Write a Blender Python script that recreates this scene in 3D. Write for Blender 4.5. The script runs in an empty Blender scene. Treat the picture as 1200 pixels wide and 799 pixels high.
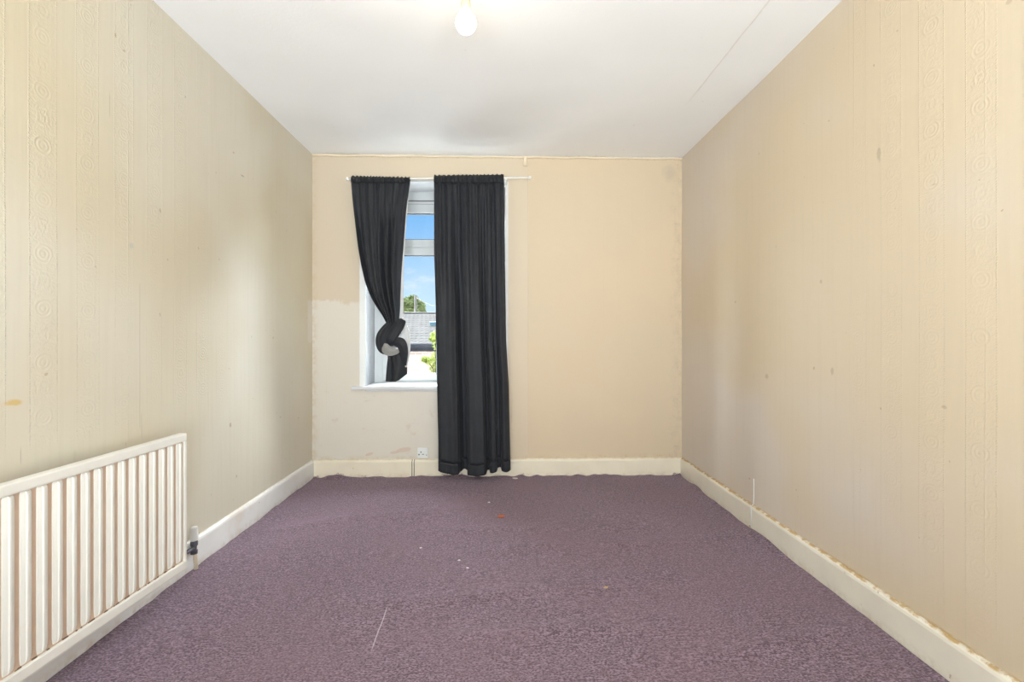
import bpy, bmesh, math, random
from mathutils import Vector, Matrix, noise as mnoise

random.seed(7)
SC = bpy.context.scene
COL = SC.collection
PI = math.pi

# ------------------------------------------------------------------ camera
F = 545.0                       # focal length in pixels of the 1200 x 799 frame
YAW = math.atan(14.0 / F)
CZ = 1.134                      # eye height
D = 3.79                        # distance to the window wall
XL, XR, H = -1.514, 1.495, 2.60
YR = -2.20                      # rear wall
cam_data = bpy.data.cameras.new('camera')
cam_data.sensor_width = 36.0
cam_data.sensor_fit = 'HORIZONTAL'
cam_data.lens = F / 1200.0 * 36.0
cam_data.shift_y = -5.5 / 1200.0
cam_data.clip_start = 0.02
cam = bpy.data.objects.new('camera', cam_data)
COL.objects.link(cam)
cam.location = (0, 0, CZ)
cam.rotation_euler = (PI / 2, 0, -YAW)
SC.camera = cam


def ray(u, v):
    xc, zc = (u - 600.0) / F, -(v - 394.0) / F
    return Vector((xc * math.cos(YAW) + math.sin(YAW), -xc * math.sin(YAW) + math.cos(YAW), zc))


def PY(u, v, Y):                # measured point on a plane y = Y
    r = ray(u, v)
    return Vector((0, 0, CZ)) + r * (Y / r.y)


def PX(u, v, X):
    r = ray(u, v)
    return Vector((0, 0, CZ)) + r * (X / r.x)


def PZ(u, v, Z):
    r = ray(u, v)
    return Vector((0, 0, CZ)) + r * ((Z - CZ) / r.z)


# ------------------------------------------------------------------ world, sun, lamps, exposure
class E:
    """small wrapper so shader maths can be written as expressions"""
    def __init__(s, nt, sock):
        s.nt, s.s = nt, sock

    def _m(s, op, b=None, c=None):
        n = s.nt.nodes.new('ShaderNodeMath')
        n.operation = op
        s.nt.links.new(s.s, n.inputs[0])
        for i, q in ((1, b), (2, c)):
            if q is None:
                continue
            if isinstance(q, E):
                s.nt.links.new(q.s, n.inputs[i])
            else:
                n.inputs[i].default_value = q
        return E(s.nt, n.outputs[0])

    def __add__(s, o): return s._m('ADD', o)
    def __sub__(s, o): return s._m('SUBTRACT', o)
    def __mul__(s, o): return s._m('MULTIPLY', o)
    def __truediv__(s, o): return s._m('DIVIDE', o)
    def __neg__(s): return s._m('MULTIPLY', -1.0)
    def lt(s, o): return s._m('LESS_THAN', o)
    def gt(s, o): return s._m('GREATER_THAN', o)
    def min(s, o): return s._m('MINIMUM', o)
    def max(s, o): return s._m('MAXIMUM', o)
    def fract(s): return s._m('FRACT')
    def abs(s): return s._m('ABSOLUTE')
    def sin(s): return s._m('SINE')
    def sqrt(s): return s._m('SQRT')
    def inv(s): return (s * -1.0) + 1.0
    def clamp(s): return s.max(0.0).min(1.0)

    def step(s, a, b):          # smooth step from a to b
        n = s.nt.nodes.new('ShaderNodeMapRange')
        n.interpolation_type = 'SMOOTHSTEP'
        lo, hi, o0, o1 = (a, b, 0.0, 1.0) if a < b else (b, a, 1.0, 0.0)
        s.nt.links.new(s.s, n.inputs[0])
        n.inputs[1].default_value, n.inputs[2].default_value = lo, hi
        n.inputs[3].default_value, n.inputs[4].default_value = o0, o1
        return E(s.nt, n.outputs[0])


def tex_noise(nt, vec, scale, detail=3.0, rough=0.55, stretch=None):
    if stretch:
        mp = nt.nodes.new('ShaderNodeMapping')
        mp.inputs['Scale'].default_value = stretch
        nt.links.new(vec, mp.inputs[0])
        vec = mp.outputs[0]
    n = nt.nodes.new('ShaderNodeTexNoise')
    n.inputs['Scale'].default_value = scale
    n.inputs['Detail'].default_value = detail
    n.inputs['Roughness'].default_value = rough
    nt.links.new(vec, n.inputs['Vector'])
    return E(nt, n.outputs[0])


def mixc(nt, fac, a, b):
    n = nt.nodes.new('ShaderNodeMix')
    n.data_type = 'RGBA'
    if isinstance(fac, E):
        nt.links.new(fac.s, n.inputs[0])
    else:
        n.inputs[0].default_value = fac
    for q, i in ((a, 6), (b, 7)):
        if isinstance(q, (tuple, list)):
            n.inputs[i].default_value = (q[0], q[1], q[2], 1)
        else:
            nt.links.new(q, n.inputs[i])
    return n.outputs[2]


world = bpy.data.worlds.new('sky')
SC.world = world
world.use_nodes = True
nt = world.node_tree
bg = nt.nodes['Background']
tc = nt.nodes.new('ShaderNodeTexCoord')
sx = nt.nodes.new('ShaderNodeSeparateXYZ')
nt.links.new(tc.outputs['Generated'], sx.inputs[0])
zz = E(nt, sx.outputs[2])
grad = mixc(nt, zz.step(0.0, 0.30), (0.66, 0.86, 1.0), (0.20, 0.50, 0.93))
cl = tex_noise(nt, tc.outputs['Generated'], 5.0, 6.0, 0.62, (1.0, 1.0, 2.6))
cloud = cl.step(0.53, 0.72) * 0.75
skyc = mixc(nt, cloud, grad, (0.98, 0.99, 1.0))
skyc = mixc(nt, zz.step(-0.02, -0.10), skyc, (0.30, 0.28, 0.24))
nt.links.new(skyc, bg.inputs[0])
bg.inputs[1].default_value = 0.95

sun_d = bpy.data.lights.new('sun', 'SUN')               # direct sun, high behind this house: the window side lies in shade
sun_d.energy = 3.4
sun_d.angle = math.radians(0.6)
sun_d.color = (1.0, 0.95, 0.86)
sun = bpy.data.objects.new('sun', sun_d)
COL.objects.link(sun)
sun.location = (0, -8, 12)
sun.rotation_euler = Vector((-0.35, 0.80, -0.85)).to_track_quat('-Z', 'Y').to_euler()

sky_d = bpy.data.lights.new('sky_boost', 'SUN')       # added wide lamp boosting the daylight that enters the window
sky_d.energy = 72.0
sky_d.angle = math.radians(120)
sky_d.color = (0.88, 0.945, 1.0)
sky = bpy.data.objects.new('sky_boost', sky_d)
COL.objects.link(sky)
sky.location = (0, 8, 8)
sky.rotation_euler = Vector((0.58, -1.0, -0.55)).to_track_quat('-Z', 'Y').to_euler()

fill_d = bpy.data.lights.new('rear_fill', 'AREA')  # added fill lamp behind the camera, out of view
fill_d.shape = 'RECTANGLE'
fill_d.size, fill_d.size_y = 2.3, 1.6
fill_d.energy = 124.0
fill_d.spread = math.radians(130)
fill_d.color = (0.87, 0.95, 1.0)
fill = bpy.data.objects.new('rear_fill', fill_d)
COL.objects.link(fill)
fill.location = (0, YR + 0.50, 0.88)
fill.rotation_euler = (math.radians(127), 0, 0)

vs = SC.view_settings
vs.view_transform = 'Standard'
vs.look = 'None'
vs.exposure = 0.21
vs.gamma = 1.0
vs.use_curve_mapping = False


# ------------------------------------------------------------------ helpers
def tag(o, label=None, cat=None, group=None, kind=None):
    if label: o['label'] = label
    if cat: o['category'] = cat
    if group: o['group'] = group
    if kind: o['kind'] = kind
    return o


def thing(name, loc, label, cat, rotz=0.0, group=None):
    o = bpy.data.objects.new(name, None)
    o.empty_display_size = 0.05
    COL.objects.link(o)
    o.location = loc
    o.rotation_euler = (0, 0, rotz)
    return tag(o, label, cat, group)


def obj(name, bm, mats, parent=None, smooth=False, keep_world=True, angle=None):
    """links a bmesh as one mesh object; with a parent the mesh is given in world
    coordinates unless keep_world is False"""
    me = bpy.data.meshes.new(name)
    bmesh.ops.recalc_face_normals(bm, faces=bm.faces[:])
    if smooth:
        for f in bm.faces: f.smooth = True
    if angle:
        for e in bm.edges:
            if len(e.link_faces) == 2 and e.calc_face_angle(0) > angle: e.smooth = False
    bm.to_mesh(me)
    bm.free()
    for m in (mats if isinstance(mats, (list, tuple)) else [mats]):
        me.materials.append(m)
    o = bpy.data.objects.new(name, me)
    COL.objects.link(o)
    if parent is not None:
        o.parent = parent
        if keep_world:
            r = parent
            mw = Matrix.Identity(4)
            while r is not None:
                mw = (Matrix.Translation(r.location) @ r.rotation_euler.to_matrix().to_4x4()) @ mw
                r = r.parent
            me.transform(mw.inverted())
    return o


def B():
    return bmesh.new()


def box(bm, x0, x1, y0, y1, z0, z1, bev=0.0, seg=2, mi=0):
    t = bmesh.new()
    bmesh.ops.create_cube(t, size=1.0)
    for v in t.verts:
        v.co = Vector(((x0 + x1) / 2 + v.co.x * (x1 - x0), (y0 + y1) / 2 + v.co.y * (y1 - y0),
                       (z0 + z1) / 2 + v.co.z * (z1 - z0)))
    if bev > 0:
        bmesh.ops.bevel(t, geom=t.edges[:], offset=bev, segments=seg, profile=0.5, affect='EDGES')
    for f in t.faces: f.material_index = mi
    merge(bm, t)


def merge(bm, t):
    me = bpy.data.meshes.new('tmp')
    t.to_mesh(me)
    t.free()
    bm.from_mesh(me)
    bpy.data.meshes.remove(me)


def tube(bm, pts, rad, n=10, cap=True):
    pts = [Vector(p) for p in pts]
    rings = []
    up = None
    for i, p in enumerate(pts):
        d = (pts[min(i + 1, len(pts) - 1)] - pts[max(i - 1, 0)]).normalized()
        if up is None:
            up = d.orthogonal().normalized()
        up = (up - d * up.dot(d)).normalized()
        w = d.cross(up)
        r = rad[i] if isinstance(rad, (list, tuple)) else rad
        rings.append([bm.verts.new(p + (up * math.cos(2 * PI * k / n) + w * math.sin(2 * PI * k / n)) * r)
                      for k in range(n)])
    for a, b in zip(rings, rings[1:]):
        for k in range(n):
            bm.faces.new((a[k], a[(k + 1) % n], b[(k + 1) % n], b[k]))
    if cap:
        bm.faces.new(rings[0])
        bm.faces.new(rings[-1])


def lathe(bm, c, prof, n=24, axis='z'):
    """prof: list of (radius, height)"""
    c = Vector(c)
    rings = []
    for r, h in prof:
        ring = []
        for k in range(n):
            a = 2 * PI * k / n
            x, y = r * math.cos(a), r * math.sin(a)
            v = {'z': Vector((x, y, h)), 'x': Vector((h, x, y)), 'y': Vector((x, h, y))}[axis]
            ring.append(bm.verts.new(c + v))
        rings.append(ring)
    for a, b in zip(rings, rings[1:]):
        for k in range(n):
            bm.faces.new((a[k], a[(k + 1) % n], b[(k + 1) % n], b[k]))
    bm.faces.new(rings[0])
    bm.faces.new(rings[-1])


def grid(bm, nu, nv, fn):
    vs_ = [[bm.verts.new(fn(i / nu, j / nv)) for i in range(nu + 1)] for j in range(nv + 1)]
    for j in range(nv):
        for i in range(nu):
            bm.faces.new((vs_[j][i], vs_[j][i + 1], vs_[j + 1][i + 1], vs_[j + 1][i]))


def lerp_tab(tab, x):
    if x <= tab[0][0]: return tab[0][1]
    for (a, va), (b, vb) in zip(tab, tab[1:]):
        if x <= b:
            t = (x - a) / (b - a)
            return va + (vb - va) * t
    return tab[-1][1]


def smooth_tab(tab, x):
    if x <= tab[0][0]: return tab[0][1]
    for (a, va), (b, vb) in zip(tab, tab[1:]):
        if x <= b:
            t = (x - a) / (b - a)
            return va + (vb - va) * t * t * (3 - 2 * t)
    return tab[-1][1]


def sstep(a, b, x):
    t = max(0.0, min(1.0, (x - a) / (b - a)))
    return t * t * (3 - 2 * t)


# ------------------------------------------------------------------ materials
def new_mat(name):
    m = bpy.data.materials.new(name)
    m.use_nodes = True
    nt = m.node_tree
    b = nt.nodes['Principled BSDF']
    tc = nt.nodes.new('ShaderNodeTexCoord')
    return m, nt, b, tc.outputs['Object']


def bump(nt, b, h, dist, strength=1.0):
    n = nt.nodes.new('ShaderNodeBump')
    n.inputs['Strength'].default_value = strength
    n.inputs['Distance'].default_value = dist
    nt.links.new(h.s, n.inputs['Height'])
    nt.links.new(n.outputs[0], b.inputs['Normal'])


def xyz(nt, vec):
    s = nt.nodes.new('ShaderNodeSeparateXYZ')
    nt.links.new(vec, s.inputs[0])
    return [E(nt, s.outputs[i]) for i in range(3)]


def paint(name, col, rough=0.45, var=0.06, scale=6.0, bump_d=0.0006, bscale=90.0, dirt=None, spec=0.5):
    m, nt, b, vec = new_mat(name)
    n = tex_noise(nt, vec, scale, 4.0)
    dark = tuple(c * (1 - 2 * var) for c in col)
    c = mixc(nt, n.step(0.3, 0.7), col, dark)
    if dirt:
        d = tex_noise(nt, vec, dirt[1], 5.0, 0.65)
        c = mixc(nt, d.step(dirt[2], dirt[2] + 0.08) * dirt[3], c, dirt[0])
    nt.links.new(c, b.inputs['Base Color'])
    b.inputs['Roughness'].default_value = rough
    b.inputs['Specular IOR Level'].default_value = spec
    bump(nt, b, tex_noise(nt, vec, bscale, 3.0), bump_d)
    return m


def wallpaper_side(name, base, pale, period, off, ringz, left):
    """embossed wallpaper: upright bands of medallions between beaded lines"""
    m, nt, b, vec = new_mat(name)
    X, Y, Z = xyz(nt, vec)
    big = tex_noise(nt, vec, 0.9, 2.0, 0.5)
    wob = tex_noise(nt, vec, 1.7, 3.0, 0.5) - 0.5
    q = ((Y + wob * 0.004 - off) / period).fract() * period
    bandw = period * 0.59
    inband = q.lt(bandw)
    # beads
    e0 = (q - 0.003).abs().step(0.0032, 0.0008)
    e1 = (q - (bandw - 0.003)).abs().step(0.0032, 0.0008)
    bead = (e0 + e1) * (((Z * (2 * PI / 0.0085)).sin() * 0.45) + 0.55)
    # medallions
    dz = (((Z - ringz) / 0.18).fract() - 0.5) * 0.18
    du = q - bandw / 2
    r = (dz * dz + du * du).sqrt()
    ring = ((r * (2 * PI / 0.0125)).sin() * 0.5 + 0.5) * r.step(0.036, 0.029)
    dz2 = (((Z - ringz) / 0.18 + 0.5).fract() - 0.5) * 0.18
    r2 = (dz2 * dz2 * 0.7 + du * du).sqrt()
    petal = (((r2 * 420.0) + ((du.abs() * 900.0).sin() * 0.8)).sin() * 0.5 + 0.5) * r2.step(0.034, 0.024)
    leaf = tex_noise(nt, vec, 120.0, 2.0, 0.5).step(0.42, 0.60)
    pat = (ring + petal * 0.8 + leaf * r.step(0.026, 0.034) * 0.55) * inband * 0.8 + bead
    # the pattern is choked with paint in places
    clog = tex_noise(nt, vec, 2.3, 4.0, 0.6)
    keep = clog.step(0.28, 0.62) * 0.75 + 0.25
    if left:
        keep = keep * (Z + wob * 0.12).step(0.74, 0.82) * Y.step(2.95, 2.2)
    else:
        keep = keep * Y.step(2.6, 1.5)
    seam = (((Y - off - 0.135) / 0.53).fract() - 0.5).abs().step(0.0042, 0.0018) * tex_noise(nt, vec, 1.4, 2.0).step(0.4, 0.6)
    lump = tex_noise(nt, vec, 38.0, 3.0, 0.6)
    streak = tex_noise(nt, vec, 9.0, 2.0, 0.5, (1, 6, 0.22))
    h = pat * keep + seam * 0.9 + lump * 0.30 + streak * 0.5
    bump(nt, b, h, 0.0016 if left else 0.0010, 0.65)
    c = mixc(nt, big.step(0.36, 0.64), base, pale)
    c = mixc(nt, streak.step(0.45, 0.75) * 0.10, c, tuple(k * 0.8 for k in base))
    # stains, scuffs and small specks
    sp = tex_noise(nt, vec, 30.0, 1.0, 0.4)
    c = mixc(nt, sp.step(0.80, 0.815) * 0.6, c, (0.42, 0.30, 0.17))
    scuff = tex_noise(nt, vec, 8.0, 4.0, 0.6, (1, 1, 0.45))
    c = mixc(nt, scuff.step(0.70, 0.78) * 0.30, c, (0.52, 0.46, 0.37))
    if left:
        sy, sz = PX(15, 472, XL).y, PX(15, 472, XL).z
        d = (((Y - sy) * (Y - sy)) * 0.6 + ((Z - sz) * (Z - sz)) * 5.0).sqrt() + (tex_noise(nt, vec, 40.0, 4.0) - 0.5) * 0.03
        c = mixc(nt, d.step(0.030, 0.010) * 0.8, c, (0.62, 0.42, 0.12))
        for (u, v, ln, wd, col_) in ((284, 206, 0.022, 0.006, (0.22, 0.20, 0.18)), (270, 498, 0.012, 0.016, (0.34, 0.20, 0.16)),
                                     (154, 288, 0.012, 0.014, (0.42, 0.45, 0.42)), (277, 558, 0.008, 0.010, (0.35, 0.25, 0.22))):
            p = PX(u, v, XL)
            d = (((Y - p.y) / ln) * ((Y - p.y) / ln) + ((Z - p.z) / wd) * ((Z - p.z) / wd)).sqrt() + (tex_noise(nt, vec, 160.0, 2.0) - 0.5) * 0.9
            c = mixc(nt, d.step(1.0, 0.6) * 0.55, c, col_)
        # fine cracks where the paper has split
        for (u, v0, v1) in ((164, 330, 505), (166, 480, 517), (129, 105, 140), (24, 520, 548)):
            p0, p1 = PX(u, v0, XL), PX(u, v1, XL)
            k = (Y - p0.y + wob * 0.01).abs().step(0.0022, 0.0010) * (Z - p1.z).step(0, 0.03) * (Z - p0.z).step(0, -0.03)
            c = mixc(nt, k * 0.38, c, (0.30, 0.24, 0.17))
        # bare filler near the far corner
        ez = Z + (tex_noise(nt, vec, 22.0, 3.0) - 0.5) * 0.08
        mk = ez.step(1.43, 1.41) * ez.step(1.08, 1.10) * (Y + wob * 0.03).step(D - 0.10, D - 0.07)
        c = mixc(nt, mk * 0.7, c, (0.70, 0.65, 0.57))
    else:
        for (u, v, ln, wd) in ((1030, 180, 0.012, 0.035), (898, 441, 0.020, 0.020), (933, 574, 0.006, 0.006), (935, 582, 0.004, 0.004),
                               (975, 435, 0.012, 0.022), (1052, 36, 0.006, 0.006), (1106, 477, 0.012, 0.008), (1183, 1, 0.012, 0.012),
                               (1095, 216, 0.010, 0.003), (962, 330, 0.010, 0.012)):
            p = PX(u, v, XR)
            d = (((Y - p.y) / ln) * ((Y - p.y) / ln) + ((Z - p.z) / wd) * ((Z - p.z) / wd)).sqrt() + (tex_noise(nt, vec, 120.0, 2.0) - 0.5) * 1.1
            c = mixc(nt, d.step(1.0, 0.5) * 0.50, c, (0.40, 0.31, 0.20))
        k = tex_noise(nt, vec, 26.0, 3.0, 0.6)
        c = mixc(nt, (Z + k * 0.012).step(0.156, 0.149) * k.step(0.38, 0.62) * 0.8, c, (0.56, 0.38, 0.17))
    nt.links.new(c, b.inputs['Base Color'])
    b.inputs['Roughness'].default_value = 0.48
    b.inputs['Specular IOR Level'].default_value = 0.35
    return m


def wallpaper_back(name):
    m, nt, b, vec = new_mat(name)
    X, Y, Z = xyz(nt, vec)
    big = tex_noise(nt, vec, 1.1, 2.0, 0.5)
    rag = tex_noise(nt, vec, 9.0, 5.0, 0.65) - 0.5
    fine = tex_noise(nt, vec, 60.0, 4.0, 0.6)
    c = mixc(nt, big.step(0.38, 0.66), (0.665, 0.535, 0.375), (0.645, 0.53, 0.38))
    c = mixc(nt, X.step(0.24, 0.22) * 0.28, c, (0.68, 0.60, 0.49))
    c = mixc(nt, X.step(-0.7, -1.2) * 0.55, c, (0.60, 0.52, 0.41))  # paper greyer towards the left: shade beside the window put into its colour
    # paper stripped below here, pale filler showing
    mk = (Z + rag * 0.20).step(1.425, 1.405) * (X + rag * 0.1).step(-0.25, -0.35)
    c = mixc(nt, mk * 0.92, c, (0.69, 0.645, 0.565))
    worn = tex_noise(nt, vec, 7.0, 5.0, 0.65, (1, 1, 1.8))
    c = mixc(nt, mk * worn.step(0.60, 0.70) * Z.step(0.85, 0.55) * 0.45, c, (0.60, 0.48, 0.38))
    for (u, v, ln, wd) in ((473, 527, 0.06, 0.022), (433, 532, 0.025, 0.014), (463, 530, 0.04, 0.012)):
        p = PY(u, v, D)
        d = (((X - p.x - (Z - p.z) * 1.2) / ln) * ((X - p.x - (Z - p.z) * 1.2) / ln) + ((Z - p.z) / wd) * ((Z - p.z) / wd)).sqrt() + rag * 0.9
        c = mixc(nt, d.step(1.05, 0.8) * 0.8, c, (0.64, 0.50, 0.40))
    # mould in the corners and along the ceiling and skirting
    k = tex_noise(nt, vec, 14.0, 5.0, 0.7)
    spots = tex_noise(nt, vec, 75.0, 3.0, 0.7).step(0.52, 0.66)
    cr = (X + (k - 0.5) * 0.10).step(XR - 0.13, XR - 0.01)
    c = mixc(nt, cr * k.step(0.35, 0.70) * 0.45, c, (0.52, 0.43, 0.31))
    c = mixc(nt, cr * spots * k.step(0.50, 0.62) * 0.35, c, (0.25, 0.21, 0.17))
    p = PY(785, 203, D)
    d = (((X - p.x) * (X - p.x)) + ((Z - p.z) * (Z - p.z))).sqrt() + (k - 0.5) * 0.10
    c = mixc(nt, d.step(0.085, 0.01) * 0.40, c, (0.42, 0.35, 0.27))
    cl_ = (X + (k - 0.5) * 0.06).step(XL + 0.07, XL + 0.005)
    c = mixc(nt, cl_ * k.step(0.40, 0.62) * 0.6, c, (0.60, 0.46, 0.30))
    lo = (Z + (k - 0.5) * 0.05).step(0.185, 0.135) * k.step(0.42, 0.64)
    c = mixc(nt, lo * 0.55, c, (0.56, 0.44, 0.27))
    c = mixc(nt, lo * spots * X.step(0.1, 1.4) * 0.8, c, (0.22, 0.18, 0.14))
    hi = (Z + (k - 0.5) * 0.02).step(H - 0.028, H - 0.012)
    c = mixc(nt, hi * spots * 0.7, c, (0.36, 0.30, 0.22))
    # white gloss paint left of the opening; at right, painted window glow fading out
    wx0, wx1 = PY(428, 400, D).x, PY(592, 400, D).x
    brd = (X + rag * 0.006).step(wx0 - 0.047, wx0 - 0.044) * X.step(wx1 + 0.035, wx1 + 0.012) * Z.step(0.72, 0.725) * Z.step(2.40, 2.39)
    c = mixc(nt, brd * 0.9, c, (0.86, 0.87, 0.87))
    nt.links.new(c, b.inputs['Base Color'])
    streak = tex_noise(nt, vec, 7.0, 2.0, 0.5, (7, 1, 0.15))
    lines = (((X + streak * 0.02 + 0.03) / 0.118).fract() - 0.5).abs().step(0.022, 0.006) * tex_noise(nt, vec, 2.0, 2.0).step(0.42, 0.62)
    seam = (X - 0.232).abs().step(0.003, 0.001)
    h = fine * 0.35 + streak * 0.35 + lines * 0.35 + seam * 0.8 - mk * 0.5 + tex_noise(nt, vec, 5.0, 3.0) * 0.8
    bump(nt, b, h, 0.0018, 0.8)
    b.inputs['Roughness'].default_value = 0.55
    b.inputs['Specular IOR Level'].default_value = 0.3
    return m


def ceiling_mat():
    m, nt, b, vec = new_mat('ceiling_paint')
    X, Y, Z = xyz(nt, vec)
    n = tex_noise(nt, vec, 1.3, 3.0)
    c = mixc(nt, n.step(0.35, 0.65), (0.905, 0.905, 0.90), (0.885, 0.885, 0.88))
    sp = tex_noise(nt, vec, 26.0, 1.0, 0.4)
    c = mixc(nt, sp.step(0.82, 0.835) * 0.3, c, (0.55, 0.48, 0.38))
    edge = Y.step(D - 0.05, D - 0.005) * tex_noise(nt, vec, 30.0, 4.0, 0.7).step(0.5, 0.66)
    c = mixc(nt, edge * 0.5, c, (0.50, 0.45, 0.38))
    wob = tex_noise(nt, vec, 3.0, 2.0) - 0.5
    seam = (X - 1.175 + wob * 0.012).abs().step(0.006, 0.002) * Y.step(3.0, 2.7)
    c = mixc(nt, seam * 0.35, c, (0.66, 0.60, 0.50))
    nt.links.new(c, b.inputs['Base Color'])
    h = tex_noise(nt, vec, 70.0, 4.0, 0.6) * 0.5 + tex_noise(nt, vec, 2.4, 2.0, 0.5) * 8.0 + seam * 1.2
    bump(nt, b, h, 0.0016, 0.8)
    b.inputs['Roughness'].default_value = 0.65
    b.inputs['Specular IOR Level'].default_value = 0.2
    return m


def carpet_mat():
    m, nt, b, vec = new_mat('carpet_pile')
    X, Y, Z = xyz(nt, vec)
    n1 = tex_noise(nt, vec, 150.0, 2.0, 0.6, (0.7, 1.25, 1))
    n2 = tex_noise(nt, vec, 70.0, 3.0, 0.7, (0.35, 1.5, 1))
    n3 = tex_noise(nt, vec, 2.2, 3.0, 0.5)
    c = mixc(nt, n1.step(0.39, 0.61), (0.070, 0.040, 0.049), (0.300, 0.208, 0.250))
    c = mixc(nt, n2.step(0.42, 0.66) * 0.60, c, (0.055, 0.028, 0.036))
    c = mixc(nt, n3.step(0.35, 0.7) * 0.35, c, (0.185, 0.110, 0.122))
    fl = tex_noise(nt, vec, 260.0, 1.0, 0.4)
    c = mixc(nt, fl.step(0.70, 0.76) * 0.5, c, (0.50, 0.42, 0.46))
    # a pale scrape left by furniture
    p0, p1 = PZ(453, 712, 0), PZ(434, 766, 0)
    t = (Y - p1.y) / (p0.y - p1.y)
    lx = t * (p0.x - p1.x) + p1.x
    ln = (X - lx + (n3 - 0.5) * 0.02).abs().step(0.0032, 0.0012) * t.step(-0.05, 0.25) * t.step(1.1, 0.9)
    c = mixc(nt, ln * 0.6, c, (0.60, 0.54, 0.58))
    nt.links.new(c, b.inputs['Base Color'])
    bump(nt, b, n1 + n2 * 0.8, 0.004, 0.9)
    b.inputs['Roughness'].default_value = 0.95
    b.inputs['Specular IOR Level'].default_value = 0.1
    b.inputs['Sheen Weight'].default_value = 0.30
    b.inputs['Sheen Roughness'].default_value = 0.6
    b.inputs['Sheen Tint'].default_value = (0.85, 0.75, 0.95, 1)
    return m


def skirting_mat(name, col, brown):
    m, nt, b, vec = new_mat(name)
    X, Y, Z = xyz(nt, vec)
    k = tex_noise(nt, vec, 24.0, 5.0, 0.65)
    c = mixc(nt, tex_noise(nt, vec, 4.0, 3.0).step(0.35, 0.7), col, tuple(q * 0.93 for q in col))
    c = mixc(nt, (Z + (k - 0.5) * 0.035).step(0.045, 0.012) * k.step(0.4, 0.7) * 0.55, c, (0.58, 0.46, 0.33))
    c = mixc(nt, tex_noise(nt, vec, 34.0, 2.0, 0.5).step(0.74, 0.77) * 0.6, c, (0.36, 0.28, 0.2))
    top = (Z + (k - 0.5) * 0.012).step(0.131, 0.137) * k.step(0.36, 0.55)
    c = mixc(nt, top * brown, c, (0.50, 0.33, 0.13))
    if brown < 0.6:
        p = PY(433, 541, D)
        gx = ((X + Y) - (p.x + D)) if False else X
        stain = tex_noise(nt, vec, 3.0, 4.0, 0.6).step(0.55, 0.7) * 0.35
        c = mixc(nt, stain, c, (0.72, 0.58, 0.42))
    nt.links.new(c, b.inputs['Base Color'])
    b.inputs['Roughness'].default_value = 0.32
    bump(nt, b, tex_noise(nt, vec, 45.0, 3.0), 0.0007, 0.8)
    return m


def fabric(name, col, col2, rough=0.62, weave=900.0):
    m, nt, b, vec = new_mat(name)
    n = tex_noise(nt, vec, 12.0, 4.0, 0.6)
    w = tex_noise(nt, vec, weave, 2.0, 0.5)
    c = mixc(nt, n.step(0.35, 0.7), col, col2)
    c = mixc(nt, w.step(0.4, 0.7) * 0.25, c, tuple(min(1, q * 1.7) for q in col))
    nt.links.new(c, b.inputs['Base Color'])
    b.inputs['Roughness'].default_value = rough
    b.inputs['Specular IOR Level'].default_value = 0.32
    b.inputs['Sheen Weight'].default_value = 0.05
    b.inputs['Sheen Roughness'].default_value = 0.5
    bump(nt, b, w * 0.3 + n * 1.0, 0.0015, 0.8)
    return m


def glass_mat(ior=1.3):
    m = bpy.data.materials.new('window_glass')
    m.use_nodes = True
    nt = m.node_tree
    nt.nodes.clear()
    out = nt.nodes.new('ShaderNodeOutputMaterial')
    tr = nt.nodes.new('ShaderNodeBsdfTransparent')
    tr.inputs[0].default_value = (0.96, 0.975, 0.97, 1)
    gl = nt.nodes.new('ShaderNodeBsdfGlossy')
    gl.inputs['Roughness'].default_value = 0.0
    fr = nt.nodes.new('ShaderNodeFresnel')
    fr.inputs[0].default_value = ior
    mx = nt.nodes.new('ShaderNodeMixShader')
    nt.links.new(fr.outputs[0], mx.inputs[0])
    nt.links.new(tr.outputs[0], mx.inputs[1])
    nt.links.new(gl.outputs[0], mx.inputs[2])
    nt.links.new(mx.outputs[0], out.inputs[0])
    return m


def bulb_mat():
    m, nt, b, vec = new_mat('lit_bulb_glass')
    b.inputs['Base Color'].default_value = (1, 0.98, 0.93, 1)
    b.inputs['Emission Color'].default_value = (1.0, 0.80, 0.56, 1)
    b.inputs['Emission Strength'].default_value = 36.0
    return m


def brick_mat():
    m, nt, b, vec = new_mat('far_brick')
    mp = nt.nodes.new('ShaderNodeMapping')
    mp.inputs['Rotation'].default_value = (PI / 2, 0, 0)
    nt.links.new(vec, mp.inputs[0])
    n = nt.nodes.new('ShaderNodeTexBrick')
    nt.links.new(mp.outputs[0], n.inputs[0])
    n.inputs['Color1'].default_value = (0.40, 0.27, 0.22, 1)
    n.inputs['Color2'].default_value = (0.50, 0.38, 0.32, 1)
    n.inputs['Mortar'].default_value = (0.52, 0.46, 0.41, 1)
    n.inputs['Scale'].default_value = 1.0
    n.inputs['Mortar Size'].default_value = 0.012
    n.inputs['Brick Width'].default_value = 0.225
    n.inputs['Row Height'].default_value = 0.075
    nt.links.new(n.outputs[0], b.inputs['Base Color'])
    b.inputs['Roughness'].default_value = 0.9
    return m


def leaf_mat(name, a, c2):
    m, nt, b, vec = new_mat(name)
    n = tex_noise(nt, vec, 3.0, 3.0)
    nt.links.new(mixc(nt, n.step(0.35, 0.65), a, c2), b.inputs['Base Color'])
    b.inputs['Roughness'].default_value = 0.8
    b.inputs['Specular IOR Level'].default_value = 0.05
    return m


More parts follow.
